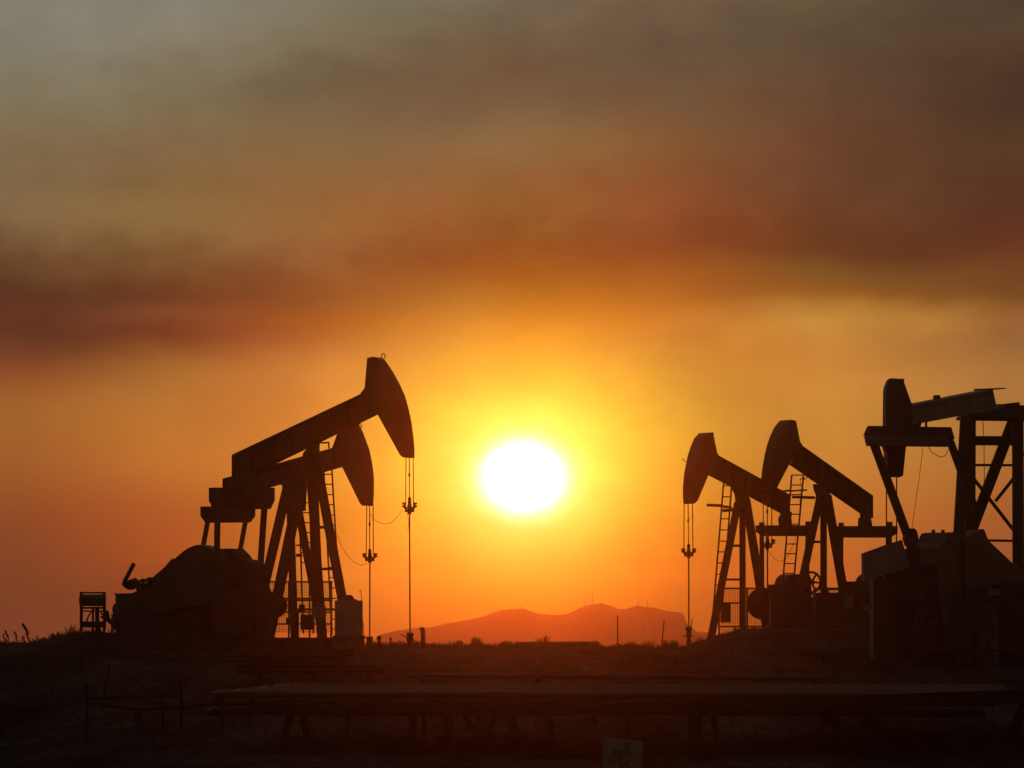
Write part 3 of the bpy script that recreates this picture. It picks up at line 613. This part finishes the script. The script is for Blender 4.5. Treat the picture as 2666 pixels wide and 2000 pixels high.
def crate(name, x0, x1, y0, y1, D, dep, m_, label, cat, group=None, doors=0, foot=None, skew=0):
    o = thing(name, ground_at((x0+x1)/2, D+dep/2) if foot is None else T((x0+x1)/2, y1, D+dep/2), label, cat, group)
    MB().prism([T(x0,y0,D+dep/2), T(x1,y0,D+dep/2), T(x1,y1,D+dep/2), T(x0,y1,D+dep/2)], (0,dep,0)).build('body', m_, o)
    if doors:
        w = (x1-x0)/doors
        for k in range(doors):
            m = MB().prism([T(x,y,D-.012) for x, y in ((x0+w*k+2,y0+4),(x0+w*(k+1)-2,y0+4),(x0+w*(k+1)-2,y1-5),(x0+w*k+2,y1-5))], (0,.02,0)).build('door', m_, o)
            MB().bar(T(x0+w*(k+1)-6,(y0+y1)/2-4,D-.04), T(x0+w*(k+1)-6,(y0+y1)/2+5,D-.04), W(1.8,D), .03).build('handle', M_PAINT, m)
        if x1-x0 > 75:                                  # louvres, hinges and a proud lid
            for k in range(doors):
                xa = x0+w*k+w*.18; xb = x0+w*(k+1)-w*.3; q = MB()
                for v in range(6): yy = y0+(y1-y0)*(.16+.045*v); q.bar(T(xa,yy,D-.03), T(xb,yy,D-.03), W(2.2,D), .03)
                q.build('louvre', M_RUST, o)
            MB().prism([T(x,y,D+dep/2) for x, y in ((x0-3,y0-5),(x1+3,y0-5),(x1+3,y0-.3),(x0-3,y0-.3))], (0,dep+.1,0)).build('lid', m_, o)
            q = MB()
            for k in range(3):
                xx = x0+(x1-x0)*(.2+.3*k); q.tube([T(xx,y1,D-.1), T(xx,(y0+y1)*.5+12*k,D-.1), T(xx+9,(y0+y1)*.5+8*k,D-.1)], W(2.2,D), 6)
            q.build('conduit', M_RUST, o)
    return o
cab = crate('electrical_cabinet', 873, 943, 1564, 1660, 97.5, .7, M_CAB, 'pale grey electrical cabinet standing right of the left pump jacks', 'cabinet', doors=1)
MB().prism([T(x,y,97.9) for x, y in ((899,1565),(900,1551),(908,1549),(916,1550),(921,1556),(923,1561),(930,1561),(930,1565))], (0,.4,0)).build('vent_hood', M_PAINT, cab)
MB().tube([T(941,1564,97.6), T(940.5,1542,97.6), T(939,1537,97.6), T(937,1538,97.6), T(936.5,1541,97.6)], W(.9,98), 6).build('hooked_rod', M_CABLE, cab)
MB().tube([T(945,1618,97.6), T(946,1640,97.6), T(948,1660,97.6)], W(1.2,98), 6).build('conduit', M_CABLE, cab)
MB().prism([T(x,y,97.8) for x, y in ((868,1655),(948,1655),(948,1690),(868,1690))], (0,.9,0)).build('pedestal', M_CONC, cab)
crate('control_box', 784, 818, 1600, 1640, 105, .3, M_PAINT, 'dark control box low between the legs of the left pump jacks', 'control box', doors=1)
crate('control_box', 745, 764, 1609, 1627, 105, .2, M_PAINT, 'smallest dark control box beside the round counterweight', 'control box')
crate('control_box', 1876, 1902, 1570, 1621, 131.5, .3, M_PAINT, 'dark control box on the foot of the ladder post right of the sun', 'control box', doors=1)
crate('switch_box', 779, 794, 1574, 1592, 106, .2, M_PAINT, 'little switch box on the rail behind the left legs', 'switch box')
o = thing('pipe_run', T(820,1587,107), 'level service pipe running behind the legs to the grey cabinet', 'pipe')
MB().tube([T(774,1587,107), T(874,1587,107)], W(3.4,107), 8).build('pipe', M_RUST, o); MB().tube([T(776,1587,107), T(776,1690,107)], W(2.5,107), 8).build('riser', M_RUST, o)
def plate(x0, x1, y0, y1, D, label, rot=0, lines_=2, mt=None):
    o = thing('sign', T((x0+x1)/2,(y0+y1)/2,D), label, 'sign')
    MB().prism([T(x,y,D) for x, y in ((x0,y0),(x1,y0+rot),(x1,y1+rot),(x0,y1))], (0,.02,0)).build('board', mt or M_CAB, o)
    m = MB()
    for k in range(lines_):
        yy = y0+(y1-y0)*(k+1)/(lines_+1)
        for q in range(5):
            a = x0+(x1-x0)*(.14+q*.15); m.bar(T(a,yy,D-.015), T(a+(x1-x0)*.09,yy,D-.015), W((y1-y0)*.09,D), .004)
    m.build('lettering', M_INK, o)
    return o
plate(817, 849, 1580, 1607, 98.2, 'pale notice plate hung on the legs of the left pump jacks')
plate(2200, 2221, 1548, 1583, 119, 'pale upright notice label on the machinery under the flywheel pump jack', lines_=3)
# machinery under the right-hand units
crate('engine_housing', 2005, 2118, 1560, 1700, 121.5, 1.2, M_PAINT, 'dark engine housing under the pump jack beside the sun', 'engine housing', doors=2)
crate('engine_housing', 2120, 2260, 1549, 1710, 119.5, 1.2, M_PAINT, 'dark engine housing beneath the flywheel pump jack', 'engine housing', doors=2)
m = crate('engine_housing', 2272, 2330, 1503, 1730, 84, 1.3, M_PAINT, 'tall narrow housing below the tilted counterweight block', 'engine housing', doors=1)
crate('engine_housing', 2330, 2480, 1540, 1740, 84.5, 1.3, M_PAINT, 'widest dark housing below the end-on pump jack', 'engine housing', doors=3)
crate('engine_housing', 2483, 2590, 1565, 1740, 85, 1.3, M_GREY, 'greyish housing between the post legs at the right edge', 'engine housing', doors=2)
crate('engine_housing', 2592, 2720, 1525, 1750, 85.5, 1.3, M_PAINT, 'dark housing running out of the right edge', 'engine housing', doors=2)
plate(2572, 2606, 1533, 1550, 84.6, 'dim grey plate on the machinery near the right edge', lines_=1)
plate(2245, 2272, 1570, 1590, 83.6, 'dim grey plate beneath the tilted counterweight', lines_=1)
for px, py, D in ((2205,1619,118),(2148,1620,117.5)):
    pass

o = thing('pipe_manifold', ground_at(2560, 84), 'rusty upright pipes and valves in front of the machinery at the right edge', 'pipe manifold'); D = 83
for k, (x, y0, y1) in enumerate(((2385,1600,1760),(2412,1625,1765),(2540,1590,1765),(2618,1610,1768))):
    q = MB().tube([T(x,y1,D), T(x,y0+8,D), T(x+6,y0,D), T(x+40,y0,D)], W(4.5,D), 10).build('pipe', M_RUST, o)
    MB().tube([T(x-9,y0+40,D-.1), T(x+9,y0+40,D-.1)], W(6,D), 10).tube([T(x,y0+40,D-.1), T(x,y0+40,D-.4)], W(1.6,D), 6).cyl(T(x,y0+40,D-.4), W(9,D), (0,.03,0), 14).build('valve', M_RUST, q)
MB().tube([T(2385,1690,D), T(2640,1694,D)], W(5.5,D), 10).build('header_pipe', M_RUST, o)
o = thing('handrail', T(2440,1740,82.5), 'leaning pipe handrail in front of the widest dark housing', 'handrail'); D = 82.5
for a, b in (((2370,1710),(2420,1560)),((2420,1735),(2475,1585)),((2470,1745),(2500,1640))): MB().tube([T(*a,D), T(*b,D)], W(1.8,D), 6).build('bar', M_PAINT, o)
MB().tube([T(2420,1560,D), T(2475,1585,D), T(2500,1640,D)], W(1.8,D), 6).build('top_rail', M_PAINT, o)
pl = Plane(2620, 89, 62, -1)
# ------------------------------------------------------------------ wellheads, pipes and stakes on the crest
def wellhead(px, y0, y1, D, prof, label, wing=None):
    o = thing('wellhead', T(px, y1, D), label, 'wellhead', 'wellheads under the pump jack noses')
    MB().tube([T(px, y0+(y1-y0)*f, D) for f, r in prof], [W(r,D) for f, r in prof], 14).build('casing_stack', M_RUST, o)
    if wing:
        m = MB()
        for a, b, r in wing: m.tube([T(*a,D), T(*b,D)], W(r,D), 6)
        m.build('handle', M_RUST, o)
    return o
wellhead(1067.5, 1647, 1684, A['Dh'], [(0,8),(.05,9.5),(.3,9.5),(.31,7),(.36,7),(.37,10),(.58,10),(.6,7),(.66,9),(.78,9),(.8,6.5),(1,6.5)], 'wellhead with a slanting bar under the largest raised nose', [((1043,1652),(1060,1661),1.5),((1074,1667),(1095,1676),1.6)])
wellhead(962.5, 1657, 1684, B['Dh'], [(0,6),(.05,9),(.3,9),(.35,8),(.6,9.5),(.8,9.5),(1,9)], 'squat wellhead beside the grey cabinet', [((928,1660),(960,1660),2.4),((930,1660),(930,1680),2.0)])
wellhead(1793.5, 1632, 1690, C['Dh'], [(0,7.5),(.02,8.5),(.18,8.5),(.2,6),(.26,6),(.27,7.5),(.38,7.5),(.40,7),(.41,16),(.44,16),(.45,6),(.52,4.5),(.56,4.5),(.6,6.5),(.72,7.2),(.8,6),(.85,4.5),(1,6.5)], 'wellhead with a wide flange and lever right of the hills', [((1799,1634),(1802,1613),1.6)])
wellhead(1998.8, 1632, 1672, Dp['Dh'], [(0,7),(.3,8),(.35,6),(.6,8),(1,7)], 'wellhead hidden low under the tallest nose of the right pair')

def post_thing(name, a, b, D, w, label, cat, m_=M_RUST, taper=.8):
    o = MB().tube([T(*a,D), T(*b,D)], [W(w*taper,D), W(w,D)], 8).build(name, m_)
    return tag(o, label, cat)
post_thing('stake', (1608,1604), (1608,1690), 124, 1.7, 'upright thin stake standing alone on the crest before the hills', 'stake')
post_thing('stake', (1729,1615), (1722,1692), 124, 1.7, 'leaning thin stake left of the flanged wellhead', 'stake')
o = tag(MB().tube([T(1094,1641,104), T(1096,1637,104), T(1100,1636,104), T(1101,1645,104), T(1103,1690,104)], [W(k,104) for k in (3,5,5.6,5.8,6.6)], 12).build('pipe_stub', M_RUST), 'thick bent pipe stub right of the largest pump jack wellhead', 'pipe stub')
o = thing('gauge', T(987,1684,106), 'round gauge on a short stem between the left wellheads', 'gauge')
MB().cyl(T(987,1661,106), W(6,106), (0,.08,0), 20).build('dial', M_RUST, o); MB().tube([T(987,1665,106), T(988,1674,106), T(987,1690,106)], [W(2,106),W(4,106),W(5,106)], 8).build('stem', M_RUST, o)
o = thing('valve', T(1017,1684,106), 'tiny valve on a thin riser between the gauge and the wellhead', 'valve')
MB().tube([T(1017,y,106) for y in (1658,1662,1663,1667,1668,1690)], [W(k,106) for k in (1.5,1.8,3.2,3.2,1.6,1.8)], 8).build('riser', M_RUST, o)
MB().tube([T(1014,1671,106), T(1020,1671,106)], W(1.3,106), 6).build('wheel', M_RUST, o)
o = thing('pipe', T(1453,1684,128), 'long pipe lying along the crest in front of the hills', 'pipe')
MB().tube([T(1350,1677,128), T(1548,1676,128)], W(6,128), 12).build('barrel', M_RUST, o)
for px, py, r, lab in ((1350,1675,8,'earth lump at the left end of the crest pipe'),(1546,1675,11,'earth lump at the right end of the crest pipe'),(1562,1681,7,'low clod right of the crest pipe'),(147,1660,8,'dark boulder on the left crest'),(122,1670,7,'low rock below the boulder on the left crest'),(1035,1680,4,'small clod beside the thin valve'),(1775,1687,7,'clod left of the flanged wellhead foot')):
    D = 126; c = T(px, py+2, D); m = MB(); vs = []; fs = []
    nu, nv = 10, 7
    for j in range(nv+1):
        for i in range(nu):
            a = 2*math.pi*i/nu; ph = math.pi*j/nv; d = Vector((math.cos(a)*math.sin(ph)*1.25, math.sin(a)*math.sin(ph), math.cos(ph)*.85))
            vs.append(c+d*W(r,D)*(1+.35*noise.noise(d*1.6+Vector((px,0,0)))))
    fs = [[j*nu+i, j*nu+(i+1) % nu, (j+1)*nu+(i+1) % nu, (j+1)*nu+i] for j in range(nv) for i in range(nu)]
    tag(MB().add(vs, fs).build('rock', M_ROCK), lab, 'rock')

# ------------------------------------------------------------------ foreground: pipe racks
def copyobj(o):
    c = o.copy(); COL.objects.link(c); return c
rack = thing('pipe_rack', ground_at(1400, 54), 'long timber trestle rack holding the pipes across the foreground', 'pipe rack')
D0 = 54.0
def tim(a, b, w, D, D2=None, nm='leg', t=.16, m_=M_WOOD, par=None):
    return MB().bar(T(*a, D), T(*b, D2 or D), W(w, D), t).build(nm, m_, par or rack)
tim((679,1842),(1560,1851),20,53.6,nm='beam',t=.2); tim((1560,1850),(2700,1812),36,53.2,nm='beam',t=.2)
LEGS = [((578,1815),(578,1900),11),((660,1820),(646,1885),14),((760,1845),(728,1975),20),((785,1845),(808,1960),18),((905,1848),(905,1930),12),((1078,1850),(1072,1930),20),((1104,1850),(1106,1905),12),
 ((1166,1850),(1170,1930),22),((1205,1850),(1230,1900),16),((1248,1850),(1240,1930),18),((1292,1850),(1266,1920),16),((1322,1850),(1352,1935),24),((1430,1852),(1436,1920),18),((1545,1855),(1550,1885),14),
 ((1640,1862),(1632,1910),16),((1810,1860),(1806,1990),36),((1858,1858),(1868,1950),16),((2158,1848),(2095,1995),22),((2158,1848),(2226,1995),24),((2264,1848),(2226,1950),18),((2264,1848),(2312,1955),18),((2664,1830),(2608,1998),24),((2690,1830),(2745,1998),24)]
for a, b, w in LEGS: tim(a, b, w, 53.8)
# pipes of the top layer, side by side
proto = None
def pipe_mesh(l, r): 
    m = MB(); s = 20
    ring = lambda x, rr: [Vector((x, rr*math.cos(2*math.pi*k/s), rr*math.sin(2*math.pi*k/s))) for k in range(s)]
    vs = ring(-l/2, r)+ring(-l/2+.12, r*1.14)+ring(-l/2+.125, r)+ring(l/2, r)+ring(l/2, r*.8)+ring(-l/2, r*.8)
    fs = [[q*s+k, q*s+(k+1) % s, (q+1) % 6*s+(k+1) % s, (q+1) % 6*s+k] for q in range(6) for k in range(s)]
    return m.add(vs, fs, True)
r = .066; Lp = 13.6
x0 = (600-CX)/F*54; 
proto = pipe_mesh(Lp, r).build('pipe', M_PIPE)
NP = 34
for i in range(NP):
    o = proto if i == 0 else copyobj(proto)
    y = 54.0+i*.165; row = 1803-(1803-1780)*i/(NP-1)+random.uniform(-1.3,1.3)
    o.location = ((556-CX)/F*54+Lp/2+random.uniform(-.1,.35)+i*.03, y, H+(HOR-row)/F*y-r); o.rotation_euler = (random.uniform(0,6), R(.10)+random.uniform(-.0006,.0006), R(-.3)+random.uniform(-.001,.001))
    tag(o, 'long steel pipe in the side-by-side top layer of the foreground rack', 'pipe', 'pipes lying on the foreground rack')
for j in range(2):
    for i in range(3):
        o = copyobj(proto); y = 53.95+i*.165
        o.location = ((556-CX)/F*54+Lp/2+random.uniform(-.15,.2), y, H-(1803+13*2.0*(j+1)-2-HOR)/F*y*1.0-r*.2); o.rotation_euler = (random.uniform(0,6), R(.1), 0)
        tag(o, 'steel pipe in the lower layers at the front of the foreground rack', 'pipe', 'pipes stacked under the top layer')
# rear pipe on its own low supports
o = thing('pipe', T(1600,1763,70), 'single long pipe lying behind the foreground rack', 'pipe')
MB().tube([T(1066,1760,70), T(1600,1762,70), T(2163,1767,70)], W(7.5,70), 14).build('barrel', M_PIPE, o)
for px in (1100,1400,1750,2120):
    s_ = tag(MB().bar(T(px,1766,70), ground_at(px,70)+Vector((0,0,-.1)), W(14,70), .2).build('support_block', M_WOOD), {1100:'leftmost wood block under the single long pipe',1400:'second wood block from the left under the single long pipe',1750:'third wood block from the left under the single long pipe',2120:'rightmost wood block under the single long pipe'}[px], 'block')
rk2 = thing('pipe_rack', ground_at(690, 78), 'low dark rack of timbers behind the left end of the pipes', 'pipe rack')
for k, (a, b, y, w) in enumerate(((600,900,1712,7),(562,830,1722,9),(620,980,1735,10),(620,1000,1748,12))): tim((a,y),(b,y+2),w,78+k*.3,nm='timber',par=rk2,t=.3)
for x in (678,825,960): tim((x,1750),(x+(-14 if x==825 else 2),1775),16,78.5,par=rk2)

# small timber fence with a bucket, left foreground
fn = thing('timber_fence', ground_at(400, 52), 'small broken timber rail fence at the left foreground', 'fence'); D = 52
for x, y0, y1, w in ((226,1780,1935,8),(473,1771,1900,8),(424,1814,1905,8),(579,1815,1888,7)): MB().bar(T(x,y0,D), T(x,y1,D), W(w,D), .06).build('post', M_WOOD, fn)
for a, b, w in (((230,1820),(473,1811),9),((226,1831),(373,1849),9),((373,1849),(585,1831),8),((370,1827),(430,1832),3)): MB().bar(T(*a,D-.07), T(*b,D-.07), W(w,D), .05).build('rail', M_WOOD, fn)
bk = thing('bucket', T(360,1876,52.3), 'small bucket hanging on the timber fence', 'bucket')
MB().tube([T(361,1845,52.3), T(361,1850,52.3), T(361,1878,52.3)], [W(12,52), W(13,52), W(11,52)], 18).build('pail', M_RUST, bk)
MB().tube([T(349,1850,52.3), T(350,1828,52.3), T(372,1828,52.3), T(373,1850,52.3)], W(1.2,52), 5).build('handle', M_CABLE, bk)
tag(MB().tube([T(285,1732,55), T(270,1815,55), T(266,1850,55)], W(3,55), 8).build('pole', M_WOOD), 'slender pole leaning behind the small timber fence', 'pole')
tag(MB().tube([T(213,1655,80), T(214,1745,80)], W(2,80), 6).build('pole', M_WOOD), 'thin upright pole below the fuel tank stand', 'pole')

# hand-lettered sign at the bottom
D = 42; o = thing('sign', ground_at(1622, D), 'white hand-lettered sign board at the bottom of the picture', 'sign')
MB().prism([T(x,y,D) for x, y in ((1571,1920),(1674,1931),(1671,2060),(1569,2060))], (0,.03,0)).build('board', M_SIGN, o)
for x in (1580,1662): MB().bar(T(x,1935,D+.05), ground_at(x,D)+Vector((0,.05,-.1)), .05, .05).build('post', M_WOOD, o)
def stroke(m, pts): m.tube([T(x,y,D-.022) for x, y in pts], W(1.4,D), 4)
m = MB()
for s_ in ([(1592,1956),(1599,1956),(1599,1969),(1592,1969),(1592,1956)], [(1607,1956),(1602,1956),(1602,1970),(1608,1970)], [(1602,1963),(1607,1963)], [(1610,1955),(1614,1963),(1618,1954)], [(1614,1963),(1615,1969)],
           [(1632,1958),(1632,1968),(1628,1970)], [(1637,1970),(1637,1959),(1643,1969),(1643,1958)], [(1628,1934),(1637,1934),(1637,1952),(1628,1952),(1628,1934)], [(1629,1943),(1636,1943)],
           [(1586,1978),(1586,1992)], [(1592,1976),(1597,1990),(1602,1976)], [(1618,1980),(1611,1980),(1611,1987),(1618,1988),(1617,1996),(1610,1996)], [(1622,1997),(1626,1980),(1631,1997)], [(1623,1991),(1629,1991)], [(1642,1982),(1635,1982),(1635,1997),(1642,1997)]):
    stroke(m, s_)
m.build('lettering', M_INK, o)

# ------------------------------------------------------------------ weeds
def stalk(a, b, w, label):
    D = 120; o = thing('weed_stalk', T(*b, D), label, 'weed', 'tall seed stalks on the left crest')
    A_, B_ = T(*a, D), T(b[0], b[1]+8, D); n = 9; rnd = random.Random(a[0])
    mid = [(A_.lerp(B_, k/n))+Vector((.03*math.sin(k*1.2+a[0]),0,0)) for k in range(n+1)]
    MB().tube(mid, [W(w*(1.3 if k < 4 else .8)*(.75+.5*rnd.random()), D) for k in range(n+1)], 6).build('stem', M_WEED, o)
    m = MB()
    for k in range(26):
        p = A_.lerp(B_, rnd.random()**.8); d = Vector((rnd.uniform(-1,1), rnd.uniform(-1,1), rnd.uniform(.1,.9)))*W(4.5*w**.3+2, D)
        m.add([p, p+d, p+d*.6+Vector((0,0,W(1.8,D)))], [[0,1,2]])
    m.build('leaf', M_WEED, o)
for a, b, w, lab in (((61,1624),(84,1678),2.6,'tallest thick seed stalk leaning on the left crest'),((37,1645),(51,1679),1.8,'seed stalk just left of the tallest one'),((16,1642),(25,1679),1.8,'second seed stalk from the left edge'),
  ((9,1650),(15,1679),1.4,'seed stalk nearest the left edge with a small head'),((58,1655),(66,1679),1.4,'short seed stalk tucked under the tallest one'),((96,1655),(101,1677),1.2,'small spindly stalk right of the tallest one'),((-2,1664),(6,1680),1.2,'stubby stalk cut by the left edge')):
    stalk(a, b, w, lab)
def bush(px, py, wpx, hpx, n, label, D=126, seed=1, name='bush'):
    rnd = random.Random(seed); o = thing(name, T(px, py, D), label, 'bush', 'dry bushes on the crest'); m = MB(); mt = MB()
    for k in range(n):
        a = rnd.gauss(0, .55); ln = hpx*rnd.uniform(.45,1.05)*math.cos(min(1.2,abs(a)))
        b0 = T(px+rnd.uniform(-wpx*.25,wpx*.25), py+5, D+rnd.uniform(-.3,.3)); tip = T(px+math.sin(a)*wpx*.6+rnd.uniform(-3,3), py-ln, D+rnd.uniform(-.5,.5))
        mid = b0.lerp(tip, .5)+Vector((rnd.uniform(-.03,.03),0,.02)); mt.tube([b0, mid, tip], [W(.8,D), W(.6,D), W(.25,D)], 3)
        for q in range(7):
            p = mid.lerp(tip, rnd.random()); d = Vector((rnd.uniform(-1,1),rnd.uniform(-1,1),rnd.uniform(-.2,1)))*W(rnd.uniform(1.5,3.6),D)
            m.add([p, p+d, p+d*.5+Vector((W(1,D),0,W(1,D)))], [[0,1,2]])
    mt.build('twig', M_WEED, o); m.build('foliage', M_WEED, o)
for i, (px, py, w, h, n, lab) in enumerate(((1195,1684,26,18,60,'low bush left of the densest crest bush'),(1240,1685,36,26,150,'densest rounded bush on the crest left of the long pipe'),(1318,1684,40,16,110,'flat bush touching the left end of the crest pipe'),
   (1415,1676,46,24,26,'wispy bare bush sticking up behind the crest pipe'),(1120,1684,50,9,50,'short scrubby bush right of the bent pipe stub'),(1640,1690,60,20,70,'grassy bush right of the upright stake'),(1690,1690,60,24,50,'wispy bush between the two stakes'),
   (1745,1692,56,28,110,'bush right of the leaning stake'),(1835,1678,60,24,40,'sparse bush left of the ladder post foot'),(185,1656,40,34,40,'bare twiggy bush left of the fuel tank'),(150,1662,50,18,50,'low twiggy bush beside the boulder'),(112,1672,30,14,30,'small tuft right of the seed stalks'))):
    bush(px, py, w, h, n, lab, seed=i+3)
def grass(name, n, rng, hpx, seed, dr, dens=None):
    rnd = random.Random(seed); m = MB()
    for k in range(n):
        px = rnd.uniform(*rng); D = rnd.uniform(*dr)
        cl = .5+noise.noise(Vector((px*.03, D*.4, seed))); 
        if cl < .3 and rnd.random() < .8: continue
        b = ground_at(px, D); h = W(hpx, 126)*rnd.uniform(.25,1)*(.4+cl); w = rnd.uniform(.006,.013); l = rnd.gauss(0,.35)*h
        m.add([b+Vector((-w,0,-.02)), b+Vector((w,0,-.02)), b+Vector((l*.4+w*.6,rnd.uniform(-.02,.02),h*.6)), b+Vector((l,rnd.uniform(-.04,.04),h))], [[0,1,2],[0,2,3]])
    return tag(m.build(name, M_WEED), 'dry short grass growing along the crest of the ground' if name == 'grass' else 'dry grass', 'grass', kind='stuff')
grass('grass', 7000, (-60, 2200), 11, 5, (118, 136))
g = grass('grass', 5000, (-100, 2760), 13, 9, (56, 98)); g['label'] = 'sparse dry grass scattered over the dirt behind the racks'

# ------------------------------------------------------------------ haze: smoky air between the camera and the hills
hz = MB().bar((0,-60,10), (0,1060,10), 540, 36, side=(0,0,1)).build('haze', mat('haze', (1,1,1), (1,1,1)))
mh = bpy.data.materials.new('smoke haze'); mh.use_nodes = True; t = mh.node_tree; t.nodes.clear()
pv = t.nodes.new('ShaderNodeVolumePrincipled'); pv.inputs['Color'].default_value = (1,.88,.6,1); pv.inputs['Density'].default_value = .0003; pv.inputs['Anisotropy'].default_value = .958
mo = t.nodes.new('ShaderNodeOutputMaterial'); t.links.new(pv.outputs[0], mo.inputs['Volume'])
hz.data.materials.clear(); hz.data.materials.append(mh); tag(hz, kind='stuff', label='thin smoky haze filling the air over the oil field')
